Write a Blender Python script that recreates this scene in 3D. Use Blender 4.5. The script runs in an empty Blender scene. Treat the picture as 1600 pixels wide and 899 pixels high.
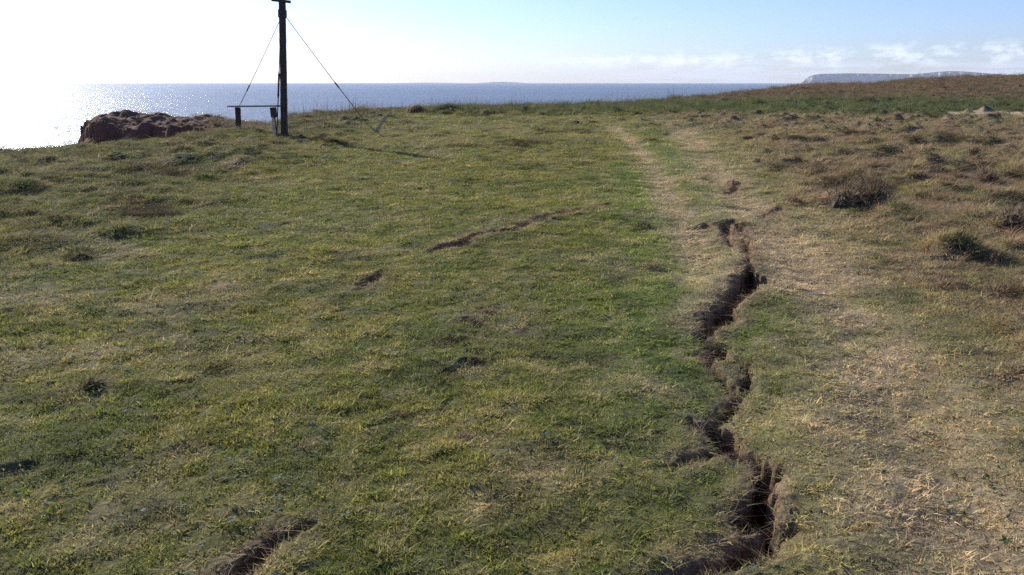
import bpy, math, random
import numpy as np
from mathutils import Vector, Matrix

# ------------------------------------------------------------------ camera / light / exposure
SC = bpy.context.scene
COL = SC.collection
EYE = 1.6
F = 1280.0
PITCH = math.atan(319.5 / F) + math.radians(0.06)
SUN_AZ = -37.0          # degrees to the left of the view direction (+Y)
SUN_EL = 27.0
SUN_STRENGTH = 5.0
SKY_STRENGTH = 0.099
EXPOSURE = 0.5
SEA_Z = -16.0

cam_data = bpy.data.cameras.new("camera")
cam = bpy.data.objects.new("camera", cam_data)
COL.objects.link(cam)
cam.location = (0, 0, EYE)
cam.rotation_euler = (math.pi / 2 - PITCH, 0, 0)
cam_data.sensor_width = 36.0
cam_data.lens = 36.0 * F / 1600.0
cam_data.clip_start = 0.05
cam_data.clip_end = 60000
SC.camera = cam

SC.view_settings.view_transform = 'Standard'
SC.view_settings.look = 'None'
SC.view_settings.gamma = 1
SC.view_settings.exposure = EXPOSURE
SC.view_settings.use_curve_mapping = False
SC.render.engine = 'CYCLES'
SC.cycles.max_bounces = 6
SC.cycles.diffuse_bounces = 3
SC.cycles.glossy_bounces = 2
SC.cycles.transmission_bounces = 3
SC.cycles.volume_bounces = 0
SC.cycles.caustics_reflective = False
SC.cycles.caustics_refractive = False
SC.cycles.use_denoising = False
SC.cycles.use_adaptive_sampling = False


def newnode(nt, t, **kw):
    n = nt.nodes.new(t)
    for k, v in kw.items():
        setattr(n, k, v)
    return n


def mathn(nt, op, a, b=None, c=None, clamp=False):
    n = nt.nodes.new('ShaderNodeMath')
    n.operation = op
    n.use_clamp = clamp
    for i, v in enumerate((a, b, c)):
        if v is None:
            continue
        if isinstance(v, (int, float)):
            n.inputs[i].default_value = v
        else:
            nt.links.new(v, n.inputs[i])
    return n.outputs[0]


def mapr(nt, v, a, b, c=0.0, d=1.0, smooth=True):
    n = nt.nodes.new('ShaderNodeMapRange')
    if smooth:
        n.interpolation_type = 'SMOOTHSTEP'
    nt.links.new(v, n.inputs[0])
    n.inputs[1].default_value = a
    n.inputs[2].default_value = b
    n.inputs[3].default_value = c
    n.inputs[4].default_value = d
    return n.outputs[0]


def mixc(nt, fac, a, b, blend='MIX'):
    n = nt.nodes.new('ShaderNodeMix')
    n.data_type = 'RGBA'
    n.blend_type = blend
    for sock, v in ((n.inputs[0], fac), (n.inputs[6], a), (n.inputs[7], b)):
        if isinstance(v, (int, float)):
            sock.default_value = v
        elif isinstance(v, tuple):
            sock.default_value = (v[0], v[1], v[2], 1)
        else:
            nt.links.new(v, sock)
    return n.outputs[2]


def noise(nt, vec, scale, detail=4, rough=0.55, dim='3D', out=0, distortion=0.0):
    n = nt.nodes.new('ShaderNodeTexNoise')
    n.noise_dimensions = dim
    n.inputs['Scale'].default_value = scale
    n.inputs['Detail'].default_value = detail
    n.inputs['Roughness'].default_value = rough
    n.inputs['Distortion'].default_value = distortion
    if vec is not None:
        nt.links.new(vec, n.inputs['Vector'])
    return n.outputs[out]


# world: Nishita sky, with the low bank of fair-weather cumulus over the far coast
world = bpy.data.worlds.new("World")
SC.world = world
world.use_nodes = True
wt = world.node_tree
wt.nodes.clear()
sky = newnode(wt, 'ShaderNodeTexSky', sky_type='NISHITA', sun_disc=False)
sky.sun_elevation = math.radians(SUN_EL)
sky.sun_rotation = math.radians(SUN_AZ)
sky.altitude = 16
sky.air_density = 1.0
sky.dust_density = 0.5
sky.ozone_density = 2.0
tc = newnode(wt, 'ShaderNodeTexCoord')
sep = newnode(wt, 'ShaderNodeSeparateXYZ')
wt.links.new(tc.outputs['Generated'], sep.inputs[0])
azn = mathn(wt, 'MULTIPLY', mathn(wt, 'ARCTAN2', sep.outputs[0], sep.outputs[1]), 57.29578)
eln = mathn(wt, 'MULTIPLY', mathn(wt, 'ARCSINE', sep.outputs[2]), 57.29578)


def cvec(su, sv, off):
    cb = newnode(wt, 'ShaderNodeCombineXYZ')
    wt.links.new(mathn(wt, 'MULTIPLY_ADD', azn, su, off), cb.inputs[0])
    wt.links.new(mathn(wt, 'MULTIPLY', eln, sv), cb.inputs[1])
    return cb.outputs[0]


# puffs: billowy tops above a flat base line
puff = noise(wt, cvec(0.5, 1.15, 7.3), 1.0, 7, 0.62)
toph = noise(wt, cvec(0.22, 0.0, 3.1), 1.0, 2, 0.5)
azmask = mapr(wt, azn, -3, 10)
topline = mathn(wt, 'MULTIPLY_ADD', toph, 1.7, 0.75)
topline = mathn(wt, 'ADD', topline, mathn(wt, 'MULTIPLY', mathn(wt, 'MAXIMUM', azn, 0.0), 0.022))
belowtop = mathn(wt, 'SUBTRACT', topline, eln)
body = mapr(wt, belowtop, -0.35, 0.35)
base = mapr(wt, eln, 0.5, 1.5)
pm = mathn(wt, 'MULTIPLY', mathn(wt, 'MULTIPLY', body, base), mapr(wt, puff, 0.43, 0.64))
pm = mathn(wt, 'MULTIPLY', mathn(wt, 'MULTIPLY', pm, azmask), 0.42)
# veil below the puffs
veil = noise(wt, cvec(0.12, 1.6, 1.7), 1.0, 4, 0.55)
vm = mathn(wt, 'MULTIPLY', mapr(wt, veil, 0.35, 0.65), mapr(wt, eln, 2.3, 0.4))
vm = mathn(wt, 'MULTIPLY', mathn(wt, 'MULTIPLY', vm, mapr(wt, azn, -6, 12)), 0.5)
skyb = mixc(wt, 1.0, sky.outputs[0], (0.70, 0.83, 1.30), 'MULTIPLY')
skyc = mixc(wt, vm, skyb, (6.2, 7.2, 10.0))
skyc = mixc(wt, pm, skyc, (9.6, 10.0, 11.6))
bg = newnode(wt, 'ShaderNodeBackground')
wt.links.new(skyc, bg.inputs[0])
bg.inputs[1].default_value = SKY_STRENGTH
wo = newnode(wt, 'ShaderNodeOutputWorld')
wt.links.new(bg.outputs[0], wo.inputs[0])

sun_d = bpy.data.lights.new("sun", 'SUN')
sun_d.energy = SUN_STRENGTH
sun_d.angle = math.radians(0.53)
sun_d.color = (1.0, 0.93, 0.80)
sun = bpy.data.objects.new("sun", sun_d)
COL.objects.link(sun)
a, e = math.radians(SUN_AZ), math.radians(SUN_EL)
sdir = Vector((math.sin(a) * math.cos(e), math.cos(a) * math.cos(e), math.sin(e)))
sun.rotation_euler = sdir.to_track_quat('Z', 'Y').to_euler()
sun.location = (-30, 40, 60)

rng = np.random.default_rng(11)
random.seed(5)


# ------------------------------------------------------------------ numeric helpers
def ray(px, py):
    u = (px - 800.0) / F
    v = -(py - 449.5) / F
    c, s = math.cos(PITCH), math.sin(PITCH)
    return np.array([u, c + v * s, -s + v * c])


def G(px, py, z=0.0):
    """ground point seen at a pixel of the photograph (1600 px wide)"""
    d = ray(px, py)
    t = (EYE - z) / max(1e-4, -d[2])
    return d[0] * t, d[1] * t


def GR(px, R, py=150):
    d = ray(px, py)
    h = math.hypot(d[0], d[1])
    return d[0] / h * R, d[1] / h * R


def GZ(px, py, R):
    """world point on the pixel's ray at horizontal distance R"""
    d = ray(px, py)
    t = R / math.hypot(d[0], d[1])
    return Vector((d[0] * t, d[1] * t, EYE + d[2] * t))


def _hash(ix, iy, seed):
    n = (ix.astype(np.int64) * 374761393 + iy.astype(np.int64) * 668265263 + seed * 1442695041) & 0xFFFFFFFF
    n = ((n ^ (n >> 13)) * 1274126177) & 0xFFFFFFFF
    n = (n ^ (n >> 16)) & 0xFFFFFFFF
    return n.astype(np.float64) / 4294967295.0


def vn(x, y, seed=0):
    ix = np.floor(x)
    iy = np.floor(y)
    fx = x - ix
    fy = y - iy
    fx = fx * fx * (3 - 2 * fx)
    fy = fy * fy * (3 - 2 * fy)
    a = _hash(ix, iy, seed)
    b = _hash(ix + 1, iy, seed)
    c = _hash(ix, iy + 1, seed)
    d = _hash(ix + 1, iy + 1, seed)
    return (a + (b - a) * fx) + ((c + (d - c) * fx) - (a + (b - a) * fx)) * fy


def fbm(x, y, seed=0, oct=4, gain=0.5):
    s = 0
    amp = 1.0
    tot = 0
    for o in range(oct):
        s = s + amp * (vn(x * 2 ** o + 13.7 * o, y * 2 ** o - 7.1 * o, seed + o) * 2 - 1)
        tot += amp
        amp *= gain
    return s / tot


def sstep(a, b, x):
    t = np.clip((x - a) / (b - a), 0, 1)
    return t * t * (3 - 2 * t)


# ------------------------------------------------------------------ the lie of the land
TAB = [  # photo x, start of the rise, crest distance, photo y of the bare crest
    (-900, 28, 60, None), (0, 28, 60, None), (110, 28, 60, None), (150, 27.5, 37, 188), (250, 27.5, 37, 191), (330, 27.5, 36, 189), (370, 28, 36, 197),
    (420, 29, 38, 198), (455, 30, 42, 184), (560, 32, 46, 176), (640, 35, 50, 174), (690, 42, 58, 172), (900, 42, 60, 170),
    (1000, 42, 65, 165), (1100, 42, 75, 155), (1180, 42, 85, 146), (1260, 42, 95, 136),
    (1360, 42, 100, 134), (1420, 42, 108, 127), (1500, 42, 115, 123), (1600, 42, 118, 121), (1900, 42, 120, 121)]


def _az(px):
    d = ray(px, 160)
    return math.atan2(d[0], d[1])


T_az = np.array([_az(t[0]) for t in TAB])
T_r0 = np.array([t[1] for t in TAB], float)
T_rc = np.array([t[2] for t in TAB], float)
T_z = np.array([0.0 if t[3] is None else GZ(t[0], t[3], t[2]).z for t in TAB])

LAND = [(-60, -20), (-45, 6), G(-300, 246), G(-60, 240), G(0, 238), G(60, 234), G(120, 229), G(180, 225), G(250, 219), G(310, 213), G(335, 209),
        GR(322, 33.2), GR(290, 34.5), GR(255, 34.2), GR(235, 35.6), GR(205, 35.2), GR(180, 36.0), GR(150, 35.8), GR(133, 36.6),
        GR(129, 38.5), GR(140, 41), GR(165, 42), GR(200, 41), GR(235, 42.5), GR(300, 41), GR(345, 40), GR(380, 38), GR(430, 40),
        GR(452, 45), GR(560, 50), GR(640, 54), GR(690, 63), GR(900, 66), GR(1000, 72), GR(1100, 82), GR(1180, 92), GR(1260, 103),
        GR(1400, 118), GR(1600, 132), GR(1900, 150), (220, 60), (220, -60), (-60, -60)]
LAND = np.array(LAND, float)


def land_sdf(X, Y):
    """positive outside the land, metres to the cliff edge"""
    d2 = np.full(X.shape, 1e12)
    inside = np.zeros(X.shape, bool)
    n = len(LAND)
    for i in range(n):
        ax, ay = LAND[i]
        bx, by = LAND[(i + 1) % n]
        ex, ey = bx - ax, by - ay
        t = np.clip(((X - ax) * ex + (Y - ay) * ey) / (ex * ex + ey * ey), 0, 1)
        dd = (X - ax - t * ex) ** 2 + (Y - ay - t * ey) ** 2
        d2 = np.minimum(d2, dd)
        cond = (ay > Y) != (by > Y)
        with np.errstate(divide='ignore', invalid='ignore'):
            xi = ex * (Y - ay) / (ey if ey != 0 else 1e-9) + ax
        inside ^= cond & (X < xi)
    d = np.sqrt(d2)
    return np.where(inside, -d, d)


# open fissures: photo x, y and open width in photo pixels
CRACKS = [
    [(1171, 414, 12), (1172, 425, 24), (1166, 440, 26), (1160, 454, 34), (1146, 465, 26), (1135, 474, 22), (1130, 492, 28), (1112, 505, 24), (1103, 515, 20), (1096, 525, 8)],
    [(1168, 438, 14), (1185, 436, 14), (1197, 436, 6)],
    [(1132, 478, 12), (1116, 482, 9), (1104, 487, 3)],
    [(1150, 492, 5), (1133, 498, 20)],
    [(1128, 538, 8), (1121, 545, 16), (1110, 554, 20), (1103, 561, 12)],
    [(1110, 552, 8), (1086, 553, 6), (1078, 550, 3)],
    [(1178, 562, 5), (1174, 570, 14), (1168, 582, 12), (1166, 592, 18), (1158, 602, 8), (1152, 614, 16), (1148, 622, 18), (1136, 630, 8)],
    [(1150, 556, 3), (1170, 562, 5)],
    [(1075, 656, 5), (1092, 662, 8), (1108, 664, 14), (1114, 674, 18), (1120, 684, 20)],
    [(1128, 668, 16), (1138, 680, 30), (1142, 688, 34), (1132, 698, 20)],
    [(1112, 702, 9), (1098, 708, 10), (1078, 716, 10), (1060, 724, 7), (1048, 728, 3)],
    [(1190, 718, 10), (1200, 730, 36), (1202, 748, 30), (1200, 764, 24), (1188, 782, 40), (1180, 798, 34), (1172, 806, 20), (1150, 797, 7)],
    [(1243, 824, 4), (1228, 830, 9), (1204, 834, 18), (1184, 846, 36), (1166, 856, 34), (1140, 864, 22), (1116, 872, 22), (1096, 878, 20), (1078, 886, 20), (1060, 890, 16), (1040, 894, 6)],
    [(1096, 525, 7), (1104, 535, 6), (1121, 545, 8)],
    [(1103, 561, 6), (1120, 575, 5), (1136, 600, 4)],
    [(1136, 630, 8), (1120, 644, 8), (1108, 660, 10)],
    [(1134, 698, 8), (1155, 708, 7), (1176, 712, 8), (1190, 718, 9)],
    [(1172, 806, 9), (1195, 818, 7), (1225, 828, 8)],
    [(1171, 414, 8), (1170, 402, 6), (1166, 388, 6), (1168, 378, 7)],
    [(1130, 356, 6), (1136, 372, 7), (1150, 384, 6)], [(1140, 350, 7), (1158, 354, 6), (1166, 362, 5)],
    [(1152, 288, 6), (1146, 296, 12), (1136, 302, 6)],
    [(1222, 325, 3), (1205, 332, 7), (1185, 338, 3)],
    [(1128, 352, 10), (1140, 360, 12), (1148, 368, 8)],
    [(1160, 368, 9), (1168, 378, 10)],
    [(1100, 279, 3), (1112, 284, 4)],
    [(1082, 357, 2.5), (1105, 354, 3)],
    [(556, 452, 5), (569, 444, 8), (576, 440, 5), (581, 434, 8), (590, 430, 4), (601, 425, 3)],
    [(666, 396, 1.5), (685, 393, 2), (700, 390, 8), (718, 387, 11), (728, 379, 8), (737, 373, 11), (750, 367, 7)],
    [(762, 359, 3), (777, 366, 9), (790, 365, 8), (803, 361, 8), (814, 358, 6), (822, 353, 6), (834, 348, 3), (850, 343, 6), (858, 340, 2)],
    [(858, 340, 2), (875, 336, 2.5), (915, 328, 2), (956, 320, 1.5)],
    [(484, 818, 5), (466, 824, 8), (448, 829, 10), (436, 836, 9), (424, 844, 14), (408, 858, 20), (396, 870, 24), (380, 884, 30), (368, 899, 30), (340, 930, 24)],
]
HOLLOWS = [  # photo x, y, width px, depth m  (trampled hollows with a lip of dead grass)
    (624, 652, 60, .07), (600, 662, 40, .05), (734, 571, 50, .06), (705, 582, 50, .04), (771, 654, 28, .05), (726, 690, 34, .05), (681, 722, 50, .05),
    (731, 503, 36, .05), (705, 537, 60, .08), (745, 550, 40, .05), (380, 555, 30, .05), (340, 575, 50, .03), (120, 400, 60, .06), (85, 292, 40, .03), (20, 490, 50, .08),
    (95, 618, 50, .04), (240, 655, 40, .05), (145, 600, 30, .05), (280, 600, 40, .04), (1150, 362, 40, .09), (1350, 815, 60, .03), (560, 742, 60, .04),
    (20, 740, 60, .06), (440, 350, 30, .05), (735, 286, 30, .06), (728, 290, 20, .06), (300, 700, 40, .03), (150, 760, 50, .03), (1230, 545, 30, .02),
    (880, 700, 40, .03), (950, 560, 40, .02), (480, 700, 40, .03), (1030, 678, 40, .03), (210, 470, 60, .04), (330, 455, 50, .04), (500, 480, 40, .03)]
RUTS = [
    [(955, 195), (1000, 235), (1035, 285), (1062, 335), (1085, 380), (1105, 430), (1125, 560), (1140, 720), (1150, 899)],
    [(1060, 205), (1095, 240), (1130, 290), (1185, 340), (1245, 400), (1310, 470), (1375, 560), (1430, 650), (1480, 760), (1540, 899)]]


def to_nodes(pl):
    out = []
    for i, (px, py, w) in enumerate(pl):
        x, y = G(px, py)
        # the width was measured square to the fissure in the photograph: lay it out on the ground
        a_, b_ = pl[max(0, i - 1)], pl[min(len(pl) - 1, i + 1)]
        tx, ty = b_[0] - a_[0], b_[1] - a_[1]
        tl = math.hypot(tx, ty)
        nx_, ny_ = -ty / tl * w * 0.5, tx / tl * w * 0.5
        g0, g1 = G(px - nx_, py - ny_), G(px + nx_, py + ny_)
        h0, h1 = G(a_[0], a_[1]), G(b_[0], b_[1])
        ex, ey = h1[0] - h0[0], h1[1] - h0[1]
        el_ = math.hypot(ex, ey)
        ww = abs((g1[0] - g0[0]) * ey - (g1[1] - g0[1]) * ex) / el_
        out.append((x, y, min(0.26, max(0.012 if w < 4 else (0.020 + 0.0013 * math.hypot(x, y)), (0.66 if py > 640 else 0.50) * ww))))
    return out


CR = [to_nodes(p) for p in CRACKS]
RT = [[G(*p) for p in r] for r in RUTS]
HO = []
for px, py, w, dp in HOLLOWS:
    x, y = G(px, py)
    HO.append((x, y, 0.5 * w / F * math.hypot(x, y), dp))


def crack_field(X, Y):
    """signed distance to the nearest fissure edge (negative inside) and the fissure's half width"""
    wx = X + 0.035 * fbm(X * 7, Y * 7, 31, 3) * 1.6 + 0.022 * fbm(X * 30, Y * 30, 35, 2)
    wy = Y + 0.035 * fbm(X * 7 + 50, Y * 7, 41, 3) * 1.6 + 0.022 * fbm(X * 30 + 9, Y * 30, 45, 2)
    best = np.full(X.shape, 9.0)
    rad = np.full(X.shape, 0.05)
    for pl in CR:
        xs = [p[0] for p in pl]
        ys = [p[1] for p in pl]
        m = (X > min(xs) - 1) & (X < max(xs) + 1) & (Y > min(ys) - 1) & (Y < max(ys) + 1)
        idx = np.nonzero(m)[0]
        if len(idx) == 0:
            continue
        x = wx[idx]
        y = wy[idx]
        b = best[idx]
        r = rad[idx]
        for (ax, ay, ra), (bx, by, rb) in zip(pl[:-1], pl[1:]):
            ex, ey = bx - ax, by - ay
            t = np.clip(((x - ax) * ex + (y - ay) * ey) / (ex * ex + ey * ey + 1e-9), 0, 1)
            rr = ra + (rb - ra) * t
            d = np.hypot(x - ax - t * ex, y - ay - t * ey) - rr
            k = d < b
            b = np.where(k, d, b)
            r = np.where(k, rr, r)
        best[idx] = b
        rad[idx] = r
    return best, rad


def poly_dist(X, Y, pl):
    b = np.full(X.shape, 1e6)
    for (ax, ay), (bx, by) in zip(pl[:-1], pl[1:]):
        ex, ey = bx - ax, by - ay
        t = np.clip(((X - ax) * ex + (Y - ay) * ey) / (ex * ex + ey * ey + 1e-9), 0, 1)
        b = np.minimum(b, np.hypot(X - ax - t * ex, Y - ay - t * ey))
    return b


SAND = G(1570, 182)
ROUGH_EDGE = [G(1150, 215), G(1200, 260), G(1260, 330), G(1330, 400), G(1420, 480), G(1520, 560), G(1650, 660), G(1900, 800)]


def fields(X, Y):
    """everything that varies over the ground, evaluated at world points"""
    R = np.hypot(X, Y)
    AZ = np.arctan2(X, Y)
    sd = land_sdf(X, Y)
    sdn = sd + 0.6 * fbm(X * 0.7, Y * 0.7, 3, 4) + 0.1 * fbm(X * 4, Y * 4, 8, 2)
    cd, cr = crack_field(X, Y)
    # how far to the right of the line where the mown turf stops
    ex = np.array([p[0] for p in ROUGH_EDGE])
    ey = np.array([p[1] for p in ROUGH_EDGE])
    o = np.argsort(ey)
    edge_x = np.interp(Y, ey[o], ex[o])
    rough = sstep(-0.5, 1.2, X - edge_x + 0.7 * fbm(X * 0.6, Y * 0.6, 77, 3)) * (R < 42)
    bank = sstep(40, 43, R + 2.0 * fbm(X * 0.3, Y * 0.3, 71, 3)) * sstep(_az(600), _az(690), AZ)
    heath = sstep(56, 66, R + 5.0 * fbm(X * 0.1, Y * 0.1, 72, 3)) * sstep(_az(1000), _az(1150), AZ)
    lefttuft = sstep(-2.2, -4.5, X + 0.06 * Y + 0.8 * fbm(X * 0.4, Y * 0.4, 55, 3)) * sstep(7, 10, R)
    crest = sstep(6.5, 1.0, -sd) * (R < 60)
    rut = np.full(X.shape, 9.0)
    for r in RT:
        rut = np.minimum(rut, poly_dist(X, Y, r))
    rut_r = poly_dist(X, Y, RT[1])
    rut_l = poly_dist(X, Y, RT[0])
    hol = np.zeros(X.shape)
    hz = np.zeros(X.shape)
    for hx, hy, hr, dp in HO:
        dx_, dy_ = X - hx, Y - hy
        # long hollows running up the slope to the right, a ragged lip on the far side
        u_ = (dx_ * 0.80 + dy_ * 0.60) / (hr * 1.25)
        v_ = (-dx_ * 0.60 + dy_ * 0.80) / (hr * 0.50)
        m_ = (np.abs(u_) < 4) & (np.abs(v_) < 5)
        if not m_.any():
            continue
        u_, v_ = u_[m_], v_[m_]
        wn = 0.55 * fbm(X[m_] * 5, Y[m_] * 5, 401, 3)
        q = (u_ + wn) ** 2 + (v_ + wn) ** 2
        k = np.exp(-q * 1.3)
        hol[m_] = np.maximum(hol[m_], k)
        hz[m_] += -0.35 * dp * k + 0.9 * dp * k * fbm(X[m_] * 9, Y[m_] * 9, 407, 3) + 0.25 * dp * np.exp(-(u_ + wn) ** 2 - (v_ + wn - 1.5) ** 2 * 1.6)
    sand = np.exp(-(((X - SAND[0]) / 4.5) ** 2 + ((Y - SAND[1]) / 3.4) ** 2) ** 2) * (0.75 + 0.5 * fbm(X, Y, 91, 3))
    sand = sstep(0.35, 0.6, sand + 0.25 * fbm(X * 2.5, Y * 1.2, 95, 3))
    r0 = np.interp(AZ, T_az, T_r0)
    rc = np.interp(AZ, T_az, T_rc)
    zc = np.interp(AZ, T_az, T_z)
    t = np.clip((R - r0) / (rc - r0), 0, 1)
    z = zc * (t * t * (3 - 2 * t) * 0.5 + t * 0.5)
    # undulation, tussocky roughness
    z = z + 0.035 * fbm(X * 0.5, Y * 0.5, 21, 3) * sstep(3, 9, R)
    turf = fbm(X * 2.3, Y * 2.3, 22, 4)
    z = z + 0.028 * turf + 0.022 * fbm(X * 6.5, Y * 6.5, 24, 3)
    tus = np.maximum(0, fbm(X * 1.7, Y * 1.7, 26, 3) + 0.05)
    z = z + tus * (0.26 * rough + 0.15 * lefttuft + 0.25 * bank * (1 - heath) + 0.25 * heath + 0.05 * crest)
    z = z + np.maximum(0, fbm(X * 1.5 + 4, Y * 0.9, 28, 3) - 0.08) * sstep(10, 20, R) * 0.42 * (1 - 0.8 * crest) * sstep(0.3, 1.0, rut) * (0.4 + 0.6 * np.maximum(rough, np.maximum(lefttuft, bank))) * (1 - sand)
    z = z - 0.045 * np.exp(-(rut / 0.26) ** 2)
    z = z + hz
    z = z + 0.05 * np.exp(-(poly_dist(X, Y, [G(1150, 410), G(1120, 440), G(1098, 480), G(1082, 515)]) / 0.2) ** 2)
    near = cd < 0.6
    rim = np.exp(-np.maximum(cd, 0) / 0.12) * sstep(0.0, 0.05, cr)
    z = z + 0.035 * rim * near * (0.4 + 0.9 * vn(X * 3, Y * 3, 61))
    depth = np.clip(cr * 5.0, 0.20, 0.6) * (0.75 + 0.5 * vn(X * 6, Y * 6, 63))
    z = z - depth * sstep(0.008, -0.022, cd) - 0.02 * sstep(0.06, 0.0, cd)
    z = z + sstep(0.01, -0.03, cd) * 0.09 * fbm(X * 26, Y * 26, 64, 4, 0.7)
    z = z - sand * tus * (0.26 * rough + 0.25 * bank)
    # the slumped block beyond the bay has a broken, sagging top
    hl = sstep(29, 33, R) * sstep(_az(345), _az(300), AZ) * (sd < 1)
    z = z + hl * (0.42 * fbm(X * 0.8, Y * 0.8, 161, 3) + 0.14 * fbm(X * 3, Y * 3, 165, 2)) - hl * 0.12
    s = np.maximum(sdn, 0)
    face = 0.45 * sstep(0, 0.15, s) + 0.55 * sstep(0.35, 0.6, s) + 0.95 * s + 0.9 * fbm(X * 1.1, Y * 1.1, 9, 5, 0.6) * sstep(0.05, 0.6, s)
    face = face + 8 * sstep(3.0, 9, s)
    z = np.where(sdn > 0, z - face, z)
    z = np.maximum(z, SEA_Z - 2.5)
    return dict(R=R, AZ=AZ, sd=sdn, cd=cd, cr=cr, rough=rough, bank=bank, heath=heath, left=lefttuft, crest=crest,
                hl=hl, rut=rut, rut_r=rut_r, rut_l=rut_l, hol=hol, sand=sand, z=z, tus=tus, rim=rim)


GREEN = np.array([0.112, 0.142, 0.034])
DGREEN = np.array([0.064, 0.098, 0.028])
BGREEN = np.array([0.075, 0.155, 0.024])
YEL = np.array([0.165, 0.160, 0.040])
STRAW = np.array([0.250, 0.205, 0.190])
MAUVE = np.array([0.172, 0.132, 0.122])
RAWSTRAW = np.array([0.31, 0.235, 0.135])
RAWMAUVE = np.array([0.20, 0.145, 0.10])
COARSE = np.array([0.054, 0.072, 0.046])
SOIL = np.array([0.085, 0.042, 0.026])
REDSOIL = np.array([0.20, 0.080, 0.042])
SANDC = np.array([0.47, 0.34, 0.21])


def lerp(a, b, t):
    t = np.asarray(t)[:, None]
    return a * (1 - t) + b * t


def plant_colour(f, X, Y, jitter):
    n1 = fbm(X * 0.55, Y * 0.55, 101, 3)
    n2 = fbm(X * 2.1, Y * 2.1, 105, 3)
    n3 = fbm(X * 7, Y * 7, 109, 3) * 1.5
    c = np.tile(GREEN, (len(X), 1))
    c = lerp(c, YEL, sstep(-0.35, 0.7, n1 * 0.8 + n2 * 0.5 + n3 * 0.5 + jitter * 0.8))
    c = lerp(c, DGREEN, 0.65 * sstep(0.1, 0.55, -n2 * 0.7 - n3 * 0.5 + jitter * 0.5))
    strip = np.exp(-((poly_dist(X, Y, [G(960, 260), G(1005, 330), G(1045, 420), G(1060, 520), G(1050, 640)])) / 0.60) ** 2)
    strip = np.maximum(strip, 0.8 * np.exp(-((poly_dist(X, Y, [G(1000, 200), G(1055, 250), G(1092, 300), G(1120, 340)])) / 0.40) ** 2))
    c = lerp(c, BGREEN, 0.50 * strip)
    dry = 0.16 + 0.35 * sstep(0.0, 0.6, fbm(X * 1.3 + 9, Y * 1.3, 113, 4)) + 0.25 * sstep(0.2, 0.6, n3)
    brk = 0.75 + 0.5 * n2 + 0.3 * n1
    wr = np.exp(-(f['rut_r'] / (0.66 + 0.22 * n2)) ** 2) * (brk + 0.12)
    wl = np.exp(-(f['rut_l'] / (0.36 + 0.1 * n2)) ** 2) * sstep(5.0, 7.5, f['R']) * (brk + 0.15)
    dry = np.maximum(dry, wr * 0.95 + 0.05)
    dry = np.maximum(dry, wl * 0.95)
    rightside = sstep(1.0, 2.2, X - 0.12 * Y + 0.5 * n1)
    dry = np.maximum(dry, 0.62 * rightside + 0.40 * n2 * rightside)
    dry = np.maximum(dry, 0.95 * np.exp(-np.maximum(f['cd'], 0) / 0.10) * sstep(0.015, 0.03, f['cr']))
    dry = np.maximum(dry, 0.85 * np.exp(-(poly_dist(X, Y, [G(1150, 410), G(1120, 440), G(1098, 480), G(1082, 515)]) / 0.22) ** 2))
    dry = np.maximum(dry, 0.45 * sstep(14, 22, f['R']) * sstep(0.0, 0.5, n1 + 0.2))
    dry = np.clip(dry + jitter * 0.35, 0, 1)
    c = lerp(c, STRAW, dry * 0.85)
    c = c * (1 + 0.42 * np.clip(np.maximum(wr, wl), 0, 1))[:, None]
    c = lerp(c, np.where(jitter[:, None] > 0.1, STRAW * 0.8, np.array([0.055, 0.045, 0.035])), np.clip(0.9 * f['hol'], 0, 1))
    rg = np.clip(f['rough'] * (0.50 + 0.9 * n2 + jitter * 0.6), 0, 1)
    c = lerp(c, MAUVE, rg)
    c = lerp(c, COARSE * 0.9, 0.45 * f['left'])
    c = lerp(c, MAUVE, np.clip(f['left'] * (0.12 + 0.5 * n2 + 0.6 * jitter), 0, 1))
    c = lerp(c, COARSE * 1.15, f['bank'])
    c = lerp(c, YEL * 0.9, np.clip(f['bank'] * (n2 * 0.7 + jitter * 0.7), 0, 1) * 0.6)
    c = lerp(c, np.array([0.120, 0.092, 0.080]), np.clip(f['heath'] * (0.85 + 0.4 * n2 + jitter * 0.4), 0, 1))
    cm = f['crest'] * (1 - f['bank']) * sstep(26, 30, f['R'])
    c = lerp(c, COARSE, 0.6 * cm)
    c = lerp(c, MAUVE * 0.8, 0.7 * cm * (f['AZ'] < _az(415)))
    c = lerp(c, MAUVE * 0.8, np.clip(cm * (0.15 + 0.6 * n2 + 0.4 * jitter), 0, 1))
    c = c * (1 + 0.26 * np.clip(n3, -1, 1) + 0.10 * np.clip(n2, -1, 1))[:, None]
    return np.clip(c * np.array([2.02, 1.93, 1.38]), 0.005, 0.8)


def set_color(me, name, arr, domain='POINT'):
    at = me.attributes.new(name, 'FLOAT_COLOR', domain)
    buf = np.ones((len(arr), 4), np.float32)
    buf[:, :3] = arr
    at.data.foreach_set('color', buf.ravel())


def grid_mesh(name, V, nr, na):
    me = bpy.data.meshes.new(name)
    me.vertices.add(len(V))
    me.vertices.foreach_set('co', V.astype(np.float32).ravel())
    i, j = np.meshgrid(np.arange(nr - 1), np.arange(na - 1), indexing='ij')
    a = (i * na + j).ravel()
    q = np.stack([a, a + 1, a + na + 1, a + na], 1).astype(np.int32)
    me.loops.add(q.size)
    me.loops.foreach_set('vertex_index', q.ravel())
    me.polygons.add(len(q))
    me.polygons.foreach_set('loop_start', np.arange(0, q.size, 4, dtype=np.int32))
    me.polygons.foreach_set('loop_total', np.full(len(q), 4, np.int32))
    me.update()
    me.validate()
    me.polygons.foreach_set('use_smooth', np.ones(len(q), bool))
    return me


def link(o, label=None, cat=None, group=None, kind=None, parent=None):
    COL.objects.link(o)
    if parent is not None:
        o.parent = parent
    if label:
        o['label'] = label
    if cat:
        o['category'] = cat
    if group:
        o['group'] = group
    if kind:
        o['kind'] = kind
    return o


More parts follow.
